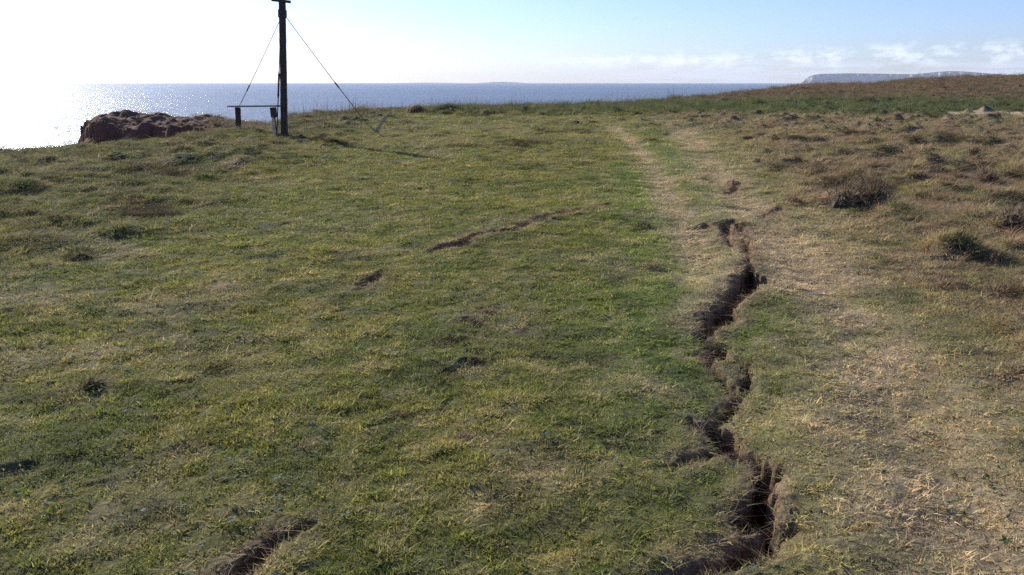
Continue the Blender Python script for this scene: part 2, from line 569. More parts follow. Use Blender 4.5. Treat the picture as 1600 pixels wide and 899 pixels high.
# ------------------------------------------------------------------ materials
def mat(name):
    m = bpy.data.materials.new(name)
    m.use_nodes = True
    nt = m.node_tree
    nt.nodes.clear()
    out = nt.nodes.new('ShaderNodeOutputMaterial')
    return m, nt, out


def mat_ground():
    m, nt, out = mat('turf_soil')
    at = newnode(nt, 'ShaderNodeAttribute', attribute_name='tint')
    geo = newnode(nt, 'ShaderNodeNewGeometry')
    n1 = noise(nt, geo.outputs[0], 45, 6, 0.7)
    n2 = noise(nt, geo.outputs[0], 9, 5, 0.6)
    k = mathn(nt, 'ADD', mapr(nt, n1, 0.3, 0.7, 0.55, 1.4), mapr(nt, n2, 0.3, 0.7, -0.2, 0.25))
    cc = newnode(nt, 'ShaderNodeCombineXYZ')
    for i in range(3):
        nt.links.new(k, cc.inputs[i])
    col = mixc(nt, 1.0, at.outputs['Color'], cc.outputs[0], 'MULTIPLY')
    bs = newnode(nt, 'ShaderNodeBsdfPrincipled')
    nt.links.new(col, bs.inputs['Base Color'])
    bs.inputs['Roughness'].default_value = 0.95
    bs.inputs['Specular IOR Level'].default_value = 0.15
    bp = newnode(nt, 'ShaderNodeBump')
    bp.inputs['Strength'].default_value = 0.8
    bp.inputs['Distance'].default_value = 0.03
    nt.links.new(mathn(nt, 'ADD', n1, n2), bp.inputs['Height'])
    nt.links.new(bp.outputs[0], bs.inputs['Normal'])
    nt.links.new(bs.outputs[0], out.inputs[0])
    return m


def mat_grass(name, instanced=True, trans=0.42):
    m, nt, out = mat(name)
    at = newnode(nt, 'ShaderNodeAttribute', attribute_name='tint')
    if instanced:
        at.attribute_type = 'INSTANCER'
    jt = newnode(nt, 'ShaderNodeAttribute', attribute_name='jit')
    col = mixc(nt, 1.0, at.outputs['Color'], jt.outputs['Color'], 'MULTIPLY')
    df = newnode(nt, 'ShaderNodeBsdfDiffuse')
    tr = newnode(nt, 'ShaderNodeBsdfTranslucent')
    gl = newnode(nt, 'ShaderNodeBsdfGlossy')
    gl.inputs['Roughness'].default_value = 0.5
    gl.inputs['Color'].default_value = (0.8, 0.85, 0.9, 1)
    nt.links.new(col, df.inputs[0])
    nt.links.new(col, tr.inputs[0])
    m1 = newnode(nt, 'ShaderNodeMixShader')
    m1.inputs[0].default_value = trans
    nt.links.new(df.outputs[0], m1.inputs[1])
    nt.links.new(tr.outputs[0], m1.inputs[2])
    m2 = newnode(nt, 'ShaderNodeMixShader')
    m2.inputs[0].default_value = 0.012
    nt.links.new(m1.outputs[0], m2.inputs[1])
    nt.links.new(gl.outputs[0], m2.inputs[2])
    nt.links.new(m2.outputs[0], out.inputs[0])
    return m


def mat_wood(name, c1, c2, rough=0.8):
    m, nt, out = mat(name)
    tcn = newnode(nt, 'ShaderNodeTexCoord')
    mp = newnode(nt, 'ShaderNodeMapping')
    mp.inputs['Scale'].default_value = (1, 1, 0.06)
    nt.links.new(tcn.outputs['Object'], mp.inputs[0])
    g = noise(nt, mp.outputs[0], 60, 6, 0.65)
    b = noise(nt, tcn.outputs['Object'], 3, 4, 0.6)
    col = mixc(nt, mapr(nt, g, 0.3, 0.7), c1, c2)
    col = mixc(nt, mapr(nt, b, 0.45, 0.8, 0, 0.5), col, tuple(v * 0.5 for v in c1))
    bs = newnode(nt, 'ShaderNodeBsdfPrincipled')
    nt.links.new(col, bs.inputs['Base Color'])
    bs.inputs['Roughness'].default_value = rough
    bs.inputs['Specular IOR Level'].default_value = 0.25
    bp = newnode(nt, 'ShaderNodeBump')
    bp.inputs['Strength'].default_value = 0.5
    bp.inputs['Distance'].default_value = 0.01
    nt.links.new(g, bp.inputs['Height'])
    nt.links.new(bp.outputs[0], bs.inputs['Normal'])
    nt.links.new(bs.outputs[0], out.inputs[0])
    return m


def mat_metal(name, c, rough=0.5, metallic=0.7):
    m, nt, out = mat(name)
    tcn = newnode(nt, 'ShaderNodeTexCoord')
    g = noise(nt, tcn.outputs['Object'], 25, 4, 0.6)
    bs = newnode(nt, 'ShaderNodeBsdfPrincipled')
    nt.links.new(mixc(nt, mapr(nt, g, 0.4, 0.7), c, tuple(v * 0.6 for v in c)), bs.inputs['Base Color'])
    bs.inputs['Roughness'].default_value = rough
    bs.inputs['Metallic'].default_value = metallic
    nt.links.new(bs.outputs[0], out.inputs[0])
    return m


def mat_sea():
    m, nt, out = mat('sea_water')
    geo = newnode(nt, 'ShaderNodeNewGeometry')
    mp = newnode(nt, 'ShaderNodeMapping')
    mp.inputs['Rotation'].default_value = (0, 0, math.radians(25))
    mp.inputs['Scale'].default_value = (0.7, 1.25, 1)
    nt.links.new(geo.outputs[0], mp.inputs[0])
    n1 = noise(nt, mp.outputs[0], 0.028, 3, 0.55)
    n2 = noise(nt, mp.outputs[0], 0.22, 4, 0.6)
    n3 = noise(nt, mp.outputs[0], 1.6, 3, 0.6)
    h = mathn(nt, 'ADD', mathn(nt, 'MULTIPLY', n1, 3.0), mathn(nt, 'MULTIPLY', n2, 1.5))
    h = mathn(nt, 'ADD', h, mathn(nt, 'MULTIPLY', n3, 0.10))
    bp = newnode(nt, 'ShaderNodeBump')
    bp.inputs['Strength'].default_value = 1.0
    bp.inputs['Distance'].default_value = 1.0
    nt.links.new(h, bp.inputs['Height'])
    patch = noise(nt, geo.outputs[0], 0.0016, 4, 0.6)
    df = newnode(nt, 'ShaderNodeBsdfDiffuse')
    nt.links.new(mixc(nt, mapr(nt, patch, 0.35, 0.65), (0.075, 0.100, 0.118), (0.100, 0.128, 0.140)), df.inputs[0])
    gl = newnode(nt, 'ShaderNodeBsdfGlossy')
    gl.inputs['Roughness'].default_value = 0.19
    gl.inputs['Color'].default_value = (0.95, 0.95, 0.97, 1)
    fr = newnode(nt, 'ShaderNodeFresnel')
    fr.inputs['IOR'].default_value = 1.333
    for q in (gl, fr):
        nt.links.new(bp.outputs[0], q.inputs['Normal'])
    mx = newnode(nt, 'ShaderNodeMixShader')
    # wave troughs hide from a grazing view, so the sea mirrors less than a flat sheet would
    nt.links.new(mathn(nt, 'MULTIPLY', fr.outputs[0], 0.60), mx.inputs[0])
    nt.links.new(df.outputs[0], mx.inputs[1])
    nt.links.new(gl.outputs[0], mx.inputs[2])
    nt.links.new(mx.outputs[0], out.inputs[0])
    return m


def mat_chalk(name, face, top):
    m, nt, out = mat(name)
    geo = newnode(nt, 'ShaderNodeNewGeometry')
    sp = newnode(nt, 'ShaderNodeSeparateXYZ')
    nt.links.new(geo.outputs['True Normal'], sp.inputs[0])
    n = noise(nt, geo.outputs[0], 0.02, 6, 0.7)
    mp = newnode(nt, 'ShaderNodeMapping')
    mp.inputs['Scale'].default_value = (1, 1, 0.15)
    nt.links.new(geo.outputs[0], mp.inputs[0])
    st = noise(nt, mp.outputs[0], 0.03, 5, 0.65)
    fc = mixc(nt, mapr(nt, st, 0.35, 0.65), tuple(v * 0.62 for v in face), face)
    tcq = mixc(nt, n, top, tuple(v * 0.7 for v in top))
    bs = newnode(nt, 'ShaderNodeBsdfDiffuse')
    nt.links.new(mixc(nt, mapr(nt, sp.outputs[2], 0.55, 0.8), fc, tcq), bs.inputs[0])
    nt.links.new(bs.outputs[0], out.inputs[0])
    return m


M_GROUND = mat_ground()
M_GRASS = mat_grass('grass_blades')
M_TUSS = mat_grass('tussock_blades', instanced=False)
M_POST = mat_wood('tarred_wood', (0.045, 0.032, 0.026), (0.10, 0.072, 0.055))
M_PLANK = mat_wood('grey_weathered_wood', (0.34, 0.24, 0.15), (0.52, 0.39, 0.25))
M_WIRE = mat_metal('galvanised_steel', (0.30, 0.30, 0.28), 0.55, 0.6)
M_RUST = mat_metal('rusty_steel', (0.09, 0.06, 0.045), 0.8, 0.3)

# ------------------------------------------------------------------ ground
Rs = [0.9]
while Rs[-1] < 170:
    r = Rs[-1]
    if r < 14:
        st = r * 0.0036
    elif r < 33:
        st = r * 0.0045
    elif r < 46:
        st = 0.065
    else:
        st = r * 0.006
    Rs.append(r + st)
Rs = np.array(Rs)
azs = np.concatenate([np.linspace(-110, -39, 110, endpoint=False), np.linspace(-39, 39, 940, endpoint=False), np.linspace(39, 110, 110)])
azs = np.radians(azs)
RR, AA = np.meshgrid(Rs, azs, indexing='ij')
GX = (RR * np.sin(AA)).ravel()
GY = (RR * np.cos(AA)).ravel()
fg = fields(GX, GY)
# ground colour: thatch under the blades, soil where it has opened, red earth on the cliff
jit0 = rng.uniform(-0.3, 0.3, len(GX))
pc = plant_colour(fg, GX, GY, jit0)
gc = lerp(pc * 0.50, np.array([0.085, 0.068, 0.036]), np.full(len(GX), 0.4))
track = np.exp(-(fg['rut_r'] / 0.5) ** 2) * 0.5 + np.exp(-(fg['rut_l'] / 0.3) ** 2) * 0.5 * sstep(5, 8, fg['R'])
gc = lerp(gc, RAWSTRAW * 0.85, np.clip(track, 0, 1))
gc = lerp(gc, np.array([0.27, 0.17, 0.105]), 0.65 * np.exp(-np.maximum(fg['cd'], 0) / 0.035) * sstep(0.02, 0.04, fg['cr']))
gc = lerp(gc, SOIL, sstep(0.012, -0.02, fg['cd']))
gc = lerp(gc, RAWMAUVE * 0.5, 0.5 * fg['hol'])
gc = lerp(gc, SANDC, fg['sand'])
gc = lerp(gc, np.array([0.17, 0.090, 0.058]), 0.85 * fg['hl'])
cl = sstep(0.03, 0.25, fg['sd'])
cliffc = lerp(np.tile(REDSOIL * 0.7, (len(GX), 1)), np.array([0.22, 0.15, 0.11]), sstep(-0.2, 0.5, fbm(GX * 1.5, GY * 1.5, 131, 4)))
gc = lerp(gc, cliffc, cl)
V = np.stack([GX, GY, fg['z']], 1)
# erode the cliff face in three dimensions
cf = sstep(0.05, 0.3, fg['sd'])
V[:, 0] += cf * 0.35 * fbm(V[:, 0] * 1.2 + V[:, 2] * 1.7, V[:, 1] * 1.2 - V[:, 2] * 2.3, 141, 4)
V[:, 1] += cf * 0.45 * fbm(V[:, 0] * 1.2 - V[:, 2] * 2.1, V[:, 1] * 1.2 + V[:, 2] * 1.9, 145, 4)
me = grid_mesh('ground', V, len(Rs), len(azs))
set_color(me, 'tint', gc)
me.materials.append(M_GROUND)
ground = link(bpy.data.objects.new('ground', me), 'short dry clifftop turf split by open fissures and worn by two wheel tracks', 'ground', kind='structure')
del V, RR, AA, pc, gc


def zat(x, y):
    f = fields(np.array([float(x)]), np.array([float(y)]))
    return float(f['z'][0])


def GT(px, py):
    """where a pixel's ray meets the built terrain"""
    d = ray(px, py)
    h = math.hypot(d[0], d[1])
    R = np.linspace(2.0, 60.0, 1500)
    zr = EYE + d[2] / h * R
    zt = fields(d[0] / h * R, d[1] / h * R)['z']
    k = np.nonzero(zt > zr)[0]
    if len(k) == 0:
        return G(px, py)
    r_ = R[k[0]]
    return d[0] / h * r_, d[1] / h * r_


# ------------------------------------------------------------------ sea, far coast
def disc(name, radii, nseg, z):
    V = [(0, 0, z)]
    Fc = []
    for r in radii:
        for k in range(nseg):
            t = 2 * math.pi * k / nseg
            V.append((r * math.cos(t), r * math.sin(t), z))
    for k in range(nseg):
        Fc.append((0, 1 + k, 1 + (k + 1) % nseg))
    for i in range(len(radii) - 1):
        for k in range(nseg):
            a = 1 + i * nseg + k
            b = 1 + i * nseg + (k + 1) % nseg
            Fc.append((a, a + nseg, b + nseg, b))
    me = bpy.data.meshes.new(name)
    me.from_pydata(V, [], Fc)
    return me


me = disc('sea', [50, 200, 800, 3000, 8000, 15000], 256, SEA_Z)
me.materials.append(mat_sea())
sea = link(bpy.data.objects.new('sea', me), 'blue grey sea glittering under the sun on the left', 'sea', kind='structure')


def coast(name, prof, R, depth, matl, label, rough_amp, seed, nx=260, ny=26):
    """a headland: a steep sea cliff facing the viewer, down-land falling away behind"""
    pxs = np.linspace(prof[0][0], prof[-1][0], nx)
    top = np.interp(pxs, [p[0] for p in prof], [p[1] for p in prof])
    V = []
    for j in range(ny):
        t = j / (ny - 1)
        for i in range(nx):
            Ztop = max(SEA_Z + 0.5, GZ(pxs[i], top[i], R).z)
            if t < 0.35:
                q = t / 0.35
                rr = R + q * 60
                z = SEA_Z - 1 + (Ztop - SEA_Z + 1) * q ** 0.9
            else:
                q = (t - 0.35) / 0.65
                rr = R + 60 + q * depth
                z = Ztop - (Ztop - SEA_Z + 2) * q ** 1.6
            n = float(fbm(np.array([pxs[i] * 0.12]), np.array([t * 3.0]), seed, 5)[0])
            x, y = GR(pxs[i], rr + rough_amp * n * (1 if 0 < j < ny - 1 else 0))
            V.append((x, y, z))
    Fc = []
    for j in range(ny - 1):
        for i in range(nx - 1):
            a = j * nx + i
            Fc.append((a, a + 1, a + nx + 1, a + nx))
    me = bpy.data.meshes.new(name)
    me.from_pydata(V, [], Fc)
    me.materials.append(matl)
    return link(bpy.data.objects.new(name, me), label, 'headland', kind='structure')


coast('chalk_headland', [(1246, 131), (1252, 129), (1256, 124), (1262, 119.5), (1270, 117), (1280, 115.5), (1320, 114.6), (1360, 115), (1400, 115.6),
                         (1425, 116), (1440, 114.5), (1460, 112.5), (1480, 111), (1500, 111.6), (1530, 114), (1570, 117), (1640, 120), (1750, 126)],
      11000, 2600, mat_chalk('chalk_cliff', (0.56, 0.57, 0.58), (0.15, 0.18, 0.12)), 'pale chalk headland across the bay on the far right', 45, 7)
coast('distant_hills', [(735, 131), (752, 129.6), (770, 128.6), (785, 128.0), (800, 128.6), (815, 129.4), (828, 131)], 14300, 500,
      mat_chalk('far_land', (0.60, 0.60, 0.60), (0.50, 0.52, 0.50)), 'faint low hill on the sea horizon', 20, 17, 60, 10)  # haze fading partly painted in: land colour raised to pale grey
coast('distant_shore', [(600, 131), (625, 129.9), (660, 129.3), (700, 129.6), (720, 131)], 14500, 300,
      mat_chalk('far_shore', (0.60, 0.60, 0.60), (0.50, 0.52, 0.50)), 'fainter flat shore left of the far hill', 20, 27, 60, 10)  # same pale grey, distance haze put into the base colour

# ------------------------------------------------------------------ haze
hm = bpy.data.meshes.new('haze')
hx, hz0, hz1 = 21000, SEA_Z - 3.6, 190
hv = [(-hx, -hx, hz0), (hx, -hx, hz0), (hx, hx, hz0), (-hx, hx, hz0), (-hx, -hx, hz1), (hx, -hx, hz1), (hx, hx, hz1), (-hx, hx, hz1)]
hm.from_pydata(hv, [], [(3, 2, 1, 0), (4, 5, 6, 7), (0, 1, 5, 4), (1, 2, 6, 5), (2, 3, 7, 6), (3, 0, 4, 7)])
m, nt, out = mat('sea_haze')
pv = newnode(nt, 'ShaderNodeVolumePrincipled')
pv.inputs['Color'].default_value = (0.92, 0.96, 1.0, 1)
pv.inputs['Density'].default_value = 3.4e-5
pv.inputs['Anisotropy'].default_value = 0.1
nt.links.new(pv.outputs[0], out.inputs['Volume'])
hm.materials.append(m)
link(bpy.data.objects.new('haze', hm), 'thin bluish sea haze over the bay', 'haze', kind='stuff')


# ------------------------------------------------------------------ blades and clumps
def blades_mesh(name, N, spread, length, width, lean, segs, seed, spec='disc', droop=0.5, dome=0.0, wind=0.25, len_var=0.45, dead=0.25, live=True):
    """N curved tapering blades as one mesh, with a per-blade colour variation"""
    g = np.random.default_rng(seed)
    V = []
    Fc = []
    J = []
    for b in range(N):
        rr = spread * math.sqrt(g.random())
        th = g.random() * 2 * math.pi
        bx, by = rr * math.cos(th), rr * math.sin(th)
        L = length * (1 - len_var + 2 * len_var * g.random())
        if dome:
            L *= 1.0 - 0.45 * (rr / spread) ** 2
        az = th + g.normal(0, 1.2)
        ln = abs(g.normal(lean, lean * 0.5)) * (0.5 + rr / spread)
        dx, dy = math.cos(az) * ln + wind, math.sin(az) * ln
        w = width * g.uniform(0.6, 1.3)
        wa = g.random() * math.pi
        wx, wy = math.cos(wa) * w * 0.5, math.sin(wa) * w * 0.5
        base = len(V)
        k0 = g.uniform(0.55, 1.35)
        if g.random() < dead:
            col = (k0 * 1.40, k0 * 1.15, k0 * 1.15)
        else:
            col = (k0 * g.uniform(0.85, 1.15), k0, k0 * g.uniform(0.7, 1.1))
        z0 = -0.004
        if dome:
            z0 += dome * max(0.0, 1 - (rr / spread) ** 2)
        for s in range(segs + 1):
            t = s / segs
            cx = bx + dx * L * (t * 0.45 + t * t * 0.55)
            cy = by + dy * L * (t * 0.45 + t * t * 0.55)
            cz = z0 + L * (t - droop * 0.5 * t * t * min(1.0, ln + 0.3))
            ww = (1 - t) ** 0.7
            if s < segs:
                V.append((cx - wx * ww, cy - wy * ww, cz))
                V.append((cx + wx * ww, cy + wy * ww, cz))
                J += [col, col]
            else:
                V.append((cx, cy, cz))
                J.append(col)
        for s in range(segs - 1):
            a = base + 2 * s
            Fc.append((a, a + 1, a + 3, a + 2))
        a = base + 2 * (segs - 1)
        Fc.append((a, a + 1, a + 2))
    me = bpy.data.meshes.new(name)
    me.from_pydata(V, [], Fc)
    set_color(me, 'jit', np.clip(np.array(J), 0, 3))
    return me


def leaf_rosette(name, n, L, w, seed):
    """flat plantain-like rosette"""
    g = np.random.default_rng(seed)
    V, Fc, J = [], [], []
    for b in range(n):
        th = 2 * math.pi * b / n + g.normal(0, 0.3)
        l = L * g.uniform(0.6, 1.2)
        ww = w * g.uniform(0.7, 1.2)
        c, s = math.cos(th), math.sin(th)
        pts = [(0.0, 0.15), (0.35, 0.9), (0.7, 0.8), (1.0, 0.05)]
        base = len(V)
        k = g.uniform(0.8, 1.5)
        up = g.uniform(0.1, 0.45)
        for t, q in pts:
            z = 0.004 + l * (up * t - 0.35 * t * t * up)
            for sgn in (-1, 1):
                V.append((c * l * t - s * ww * 0.5 * q * sgn, s * l * t + c * ww * 0.5 * q * sgn, z + 0.15 * ww * q))
                J.append((k, k, k))
        for i in range(3):
            a = base + 2 * i
            Fc.append((a, a + 1, a + 3, a + 2))
    me = bpy.data.meshes.new(name)
    me.from_pydata(V, [], Fc)
    set_color(me, 'jit', np.array(J))
    return me


def proto_collection(cname, meshes):
    c = bpy.data.collections.new(cname)
    for i, me in enumerate(meshes):
        me.materials.append(M_GRASS)
        o = bpy.data.objects.new('%s_%02d' % (cname, i), me)
        c.objects.link(o)
    return c


def scatter(name, label, coll, P, rot, scl, idx, tint):
    me = bpy.data.meshes.new(name)
    n = len(P)
    me.vertices.add(n)
    me.vertices.foreach_set('co', P.astype(np.float32).ravel())
    at = me.attributes.new('rot', 'FLOAT_VECTOR', 'POINT')
    at.data.foreach_set('vector', rot.astype(np.float32).ravel())
    at = me.attributes.new('scl', 'FLOAT_VECTOR', 'POINT')
    at.data.foreach_set('vector', scl.astype(np.float32).ravel())
    at = me.attributes.new('idx', 'INT', 'POINT')
    at.data.foreach_set('value', idx.astype(np.int32))
    set_color(me, 'tint', tint)
    me.materials.append(M_GRASS)
    o = link(bpy.data.objects.new(name, me), label, 'grass', kind='stuff')
    ng = bpy.data.node_groups.new(name + '_scatter', 'GeometryNodeTree')
    ng.interface.new_socket('Geometry', in_out='INPUT', socket_type='NodeSocketGeometry')
    ng.interface.new_socket('Geometry', in_out='OUTPUT', socket_type='NodeSocketGeometry')
    gi = ng.nodes.new('NodeGroupInput')
    go = ng.nodes.new('NodeGroupOutput')
    iop = ng.nodes.new('GeometryNodeInstanceOnPoints')
    ci = ng.nodes.new('GeometryNodeCollectionInfo')
    ci.inputs['Collection'].default_value = coll
    ci.inputs['Separate Children'].default_value = True
    ci.inputs['Reset Children'].default_value = True
    iop.inputs['Pick Instance'].default_value = True
    for nm, dt, sock in (('rot', 'FLOAT_VECTOR', 'Rotation'), ('scl', 'FLOAT_VECTOR', 'Scale'), ('idx', 'INT', 'Instance Index')):
        na = ng.nodes.new('GeometryNodeInputNamedAttribute')
        na.data_type = dt
        na.inputs['Name'].default_value = nm
        ng.links.new(na.outputs['Attribute'], iop.inputs[sock])
    ng.links.new(gi.outputs[0], iop.inputs['Points'])
    ng.links.new(ci.outputs[0], iop.inputs['Instance'])
    ng.links.new(iop.outputs[0], go.inputs[0])
    md = o.modifiers.new('scatter', 'NODES')
    md.node_group = ng
    return o


BANDS = [(1.3, 3.5, 1150, 1.0), (3.5, 5, 950, 1.1), (5, 9, 600, 1.3), (9, 16, 290, 1.8), (16, 28, 110, 2.7), (28, 46, 26, 4.2), (46, 130, 7, 7.0)]


def sample_points(amin=-46, amax=46, k=1.0):
    XS, YS, SS = [], [], []
    for r0, r1, rho, s in BANDS:
        wide = 18 if r1 <= 9 else (8 if r1 <= 16 else 0)
        area = 0.5 * math.radians(amax - amin + 2 * wide) * (r1 * r1 - r0 * r0)
        n = int(area * rho * k)
        r = np.sqrt(rng.uniform(r0 * r0, r1 * r1, n))
        t = np.radians(rng.uniform(amin - wide, amax + wide, n))
        XS.append(r * np.sin(t))
        YS.append(r * np.cos(t))
        SS.append(np.full(n, s))
    return np.concatenate(XS), np.concatenate(YS), np.concatenate(SS)


# short turf everywhere
turf_c = proto_collection('turf_clump', [blades_mesh('turf_clump', 30, 0.044, 0.0205, 0.0054, 0.90, 2, 200 + i, wind=0.12, dead=0.18) for i in range(10)])
X, Y, S = sample_points()
f = fields(X, Y)
worn = np.exp(-(f['rut_r'] / 0.55) ** 2) * 0.55 + np.exp(-(f['rut_l'] / 0.3) ** 2) * 0.5
clus = fbm(X * 14, Y * 14, 451, 2)
keep = (f['cd'] > 0.020 + 0.002 * f['R'] + 0.02 * vn(X * 11, Y * 11, 461)) & (f['sd'] < 0.05) & ((clus + rng.normal(0, 0.25, len(X)) > -0.55) | (f['R'] > 12)) & (rng.random(len(X)) > f['sand'] * 0.97) & (rng.random(len(X)) > worn * 0.35)
keep &= rng.random(len(X)) > 0.3 * f['hol'] * (f['R'] < 12)
keep &= (rng.random(len(X)) > 0.6 * f['hl'])
X, Y, S = X[keep], Y[keep], S[keep]
worn = worn[keep]
f = {k: v[keep] for k, v in f.items()}
jit = rng.normal(0, 0.38, len(X))
tint = plant_colour(f, X, Y, jit)
hgt = 0.75 + 0.55 * fbm(X * 1.6, Y * 1.6, 301, 3) + 0.65 * fbm(X * 8, Y * 8, 305, 2)
hgt = hgt * (1 - 0.55 * np.clip(worn * 2, 0, 1))
hgt = hgt + 0.35 * f['rough'] + 0.4 * f['left'] + 1.2 * f['bank'] + 0.7 * f['crest'] * (1 - f['bank']) * sstep(24, 32, f['R']) - 0.25 * sstep(0.12, 0.02, f['cd'])
hgt = hgt * (1 - 0.6 * f['hl'])
hgt = np.clip(hgt, 0.5, 6) * (1 + 0.12 * (S - 1))
n = len(X)
scl = np.stack([S * rng.uniform(0.8, 1.25, n), S * rng.uniform(0.8, 1.25, n), hgt * rng.uniform(0.75, 1.3, n)], 1)
rot = np.stack([rng.normal(0, 0.16, n), rng.normal(0, 0.16, n), rng.normal(-0.2, 1.3, n)], 1)
scatter('grass', 'short green and straw coloured turf over the whole clifftop', turf_c, np.stack([X, Y, f['z'] - 0.004], 1), rot, scl, rng.integers(0, 10, n), tint)
print('turf instances', n)

# coarse tussocky grass: right-hand rough, seaward left, bank, crest, crack rims
rough_c = proto_collection('rough_clump', [blades_mesh('rough_clump', 60, 0.075, 0.12, 0.0046, 0.8, 3, 400 + i, wind=0.30, dead=0.30, droop=1.0) for i in range(8)])
X, Y, S = sample_points(k=0.36)
f = fields(X, Y)
n2 = fbm(X * 1.9, Y * 1.9, 311, 3)
tu = sstep(0.0, 0.45, f['tus'] * 1.6 + 0.3 * n2)
p = 0.10 * f['rough'] + 0.55 * f['rough'] * tu + 0.45 * f['left'] * tu + 0.9 * f['bank'] + 0.35 * f['crest'] * sstep(20, 30, f['R'])
p = np.where(f['cd'] < 0.12, 0.04, p)
spot = (vn(X * 1.3, Y * 1.3, 501) > 0.86) & (f['R'] > 11) & (f['bank'] < 0.5) & ((f['rough'] > 0.3) | (f['left'] > 0.4) | (f['R'] > 20)) & (f['rut'] > 0.5)
p = np.where(spot, 0.9, p)
p = np.maximum(p, 0.9 * f['hol'] * (f['hol'] > 0.2) * (fbm(X * 5, Y * 5, 321, 2) > -0.2))
p = np.maximum(p, 0.02 * sstep(0.1, 0.5, n2))
p = p * (1 - f['sand']) * (1 - 0.93 * f['hl'])
keep = (rng.random(len(X)) < p) & (f['cd'] > 0.03) & (f['sd'] < 0.1)
X, Y, S = X[keep], Y[keep], S[keep]
f = {k: v[keep] for k, v in f.items()}
n = len(X)
spot = spot[keep]
tint = plant_colour(f, X, Y, rng.normal(0.12, 0.35, n))
tint = np.where(spot[:, None], np.array([0.085, 0.072, 0.042]) * rng.uniform(0.7, 1.5, n)[:, None], tint)
h = 0.35 + 0.35 * rng.random(n) + 0.7 * f['tus'] * f['rough'] + 2.4 * f['bank'] * sstep(-0.05, 0.45, fbm(X * 0.7, Y * 0.7, 351, 3)) * (1 - 0.6 * f['heath']) + 0.3 * f['bank'] + 0.2 * f['heath'] + 0.05 * f['crest'] * sstep(24, 32, f['R'])
h = h * np.where(f['cd'] < 0.2, 0.6, 1.0)
h = h * np.clip(f['R'] / 11, 0.30, 1.0)
h = np.where(spot, 0.75, h)
h = np.where(f['hol'] > 0.25, 0.30 + 0.03 * f['R'], h)
S2 = (1 + (S - 1) * 0.6) * np.clip(f['R'] / 8, 0.55, 1.0)
scl = np.stack([S2 * rng.uniform(0.7, 1.2, n), S2 * rng.uniform(0.7, 1.2, n), h * (1 + 0.06 * (S - 1))], 1)
rot = np.stack([rng.normal(0, 0.2, n), rng.normal(0, 0.2, n), rng.normal(-0.2, 1.0, n)], 1)
scatter('rough_grass', 'long coarse bleached grass on the rough ground, bank and crack edges', rough_c, np.stack([X, Y, f['z'] - 0.008], 1), rot, scl, rng.integers(0, 8, n), tint)
print('rough instances', n)

# tall thin dead stalks standing against the sea on the crest
stalk_c = proto_collection('stalk_clump', [blades_mesh('stalk_clump', 7, 0.35, 0.55, 0.012, 0.12, 3, 500 + i, wind=0.1, dead=0.7, len_var=0.5) for i in range(5)])
nn = 1700
px = rng.uniform(380, 1640, nn)
azq = np.interp(px, np.linspace(300, 1700, 80), [_az(q) for q in np.linspace(300, 1700, 80)])
rcq = np.interp(azq, T_az, T_rc)
r = rcq * rng.uniform(0.72, 1.05, nn)
X, Y = r * np.sin(azq), r * np.cos(azq)
f = fields(X, Y)
keep = (f['sd'] < -0.3) & (fbm(X * 0.25, Y * 0.25, 333, 3) + rng.normal(0, 0.25, nn) > 0.12) & ((f['bank'] > 0.4) | (px > 450) & (r > rcq * 0.9)) & (f['sand'] < 0.3)
X, Y, r = X[keep], Y[keep], r[keep]
f = {k: v[keep] for k, v in f.items()}
n = len(X)
tint = lerp(np.tile(RAWMAUVE * 0.5, (n, 1)), RAWSTRAW * 0.5, rng.random(n))
sc1 = rng.uniform(0.5, 1.5, n)
scl = np.stack([np.ones(n) * 1.3, np.ones(n) * 1.3, sc1 * np.where(rng.random(n) < 0.1, 1.5, 0.9)], 1)
rot = np.stack([rng.normal(0, 0.08, n), rng.normal(0, 0.08, n), rng.uniform(0, 6.28, n)], 1)
scatter('tall_grass_stalks', 'thin dead stalks standing along the skyline', stalk_c, np.stack([X, Y, f['z']], 1), rot, scl, rng.integers(0, 5, n), tint)

# small herbs: green and grey-green rosettes in the turf, some small and pale
herb_c = proto_collection('herb_clump', [leaf_rosette('herb_rosette', 7 + i % 3, 0.030, 0.014, 600 + i) for i in range(5)])
n = 5200
r = 1.8 + 13 * rng.random(n) ** 1.2
t = np.radians(rng.uniform(-42, 36, n))
X, Y = r * np.sin(t), r * np.cos(t)
f = fields(X, Y)
keep = (f['cd'] > 0.03) & (f['rough'] < 0.5) & (fbm(X * 2, Y * 2, 341, 3) + 0.25 * rng.normal(0, 1, n) > 0.18 + 0.25 * (X > 1.0))
X, Y = X[keep], Y[keep]
f = {k: v[keep] for k, v in f.items()}
n = len(X)
k = rng.random(n)[:, None]
tint = np.where(k < 0.12, np.array([0.42, 0.42, 0.38]), np.where(k < 0.5, np.array([0.12, 0.15, 0.10]), np.array([0.045, 0.085, 0.025])))
s = rng.uniform(0.4, 0.85, n) * np.where(k[:, 0] < 0.12, 0.5, 1.0)
scl = np.stack([s, s, s], 1)
rot = np.stack([rng.normal(0, 0.2, n), rng.normal(0, 0.2, n), rng.uniform(0, 6.28, n)], 1)
scatter('turf_herbs', 'small leafy rosettes, some of them pale, among the turf on the left', herb_c, np.stack([X, Y, f['z'] + 0.014], 1), rot, scl, rng.integers(0, 5, n), tint)


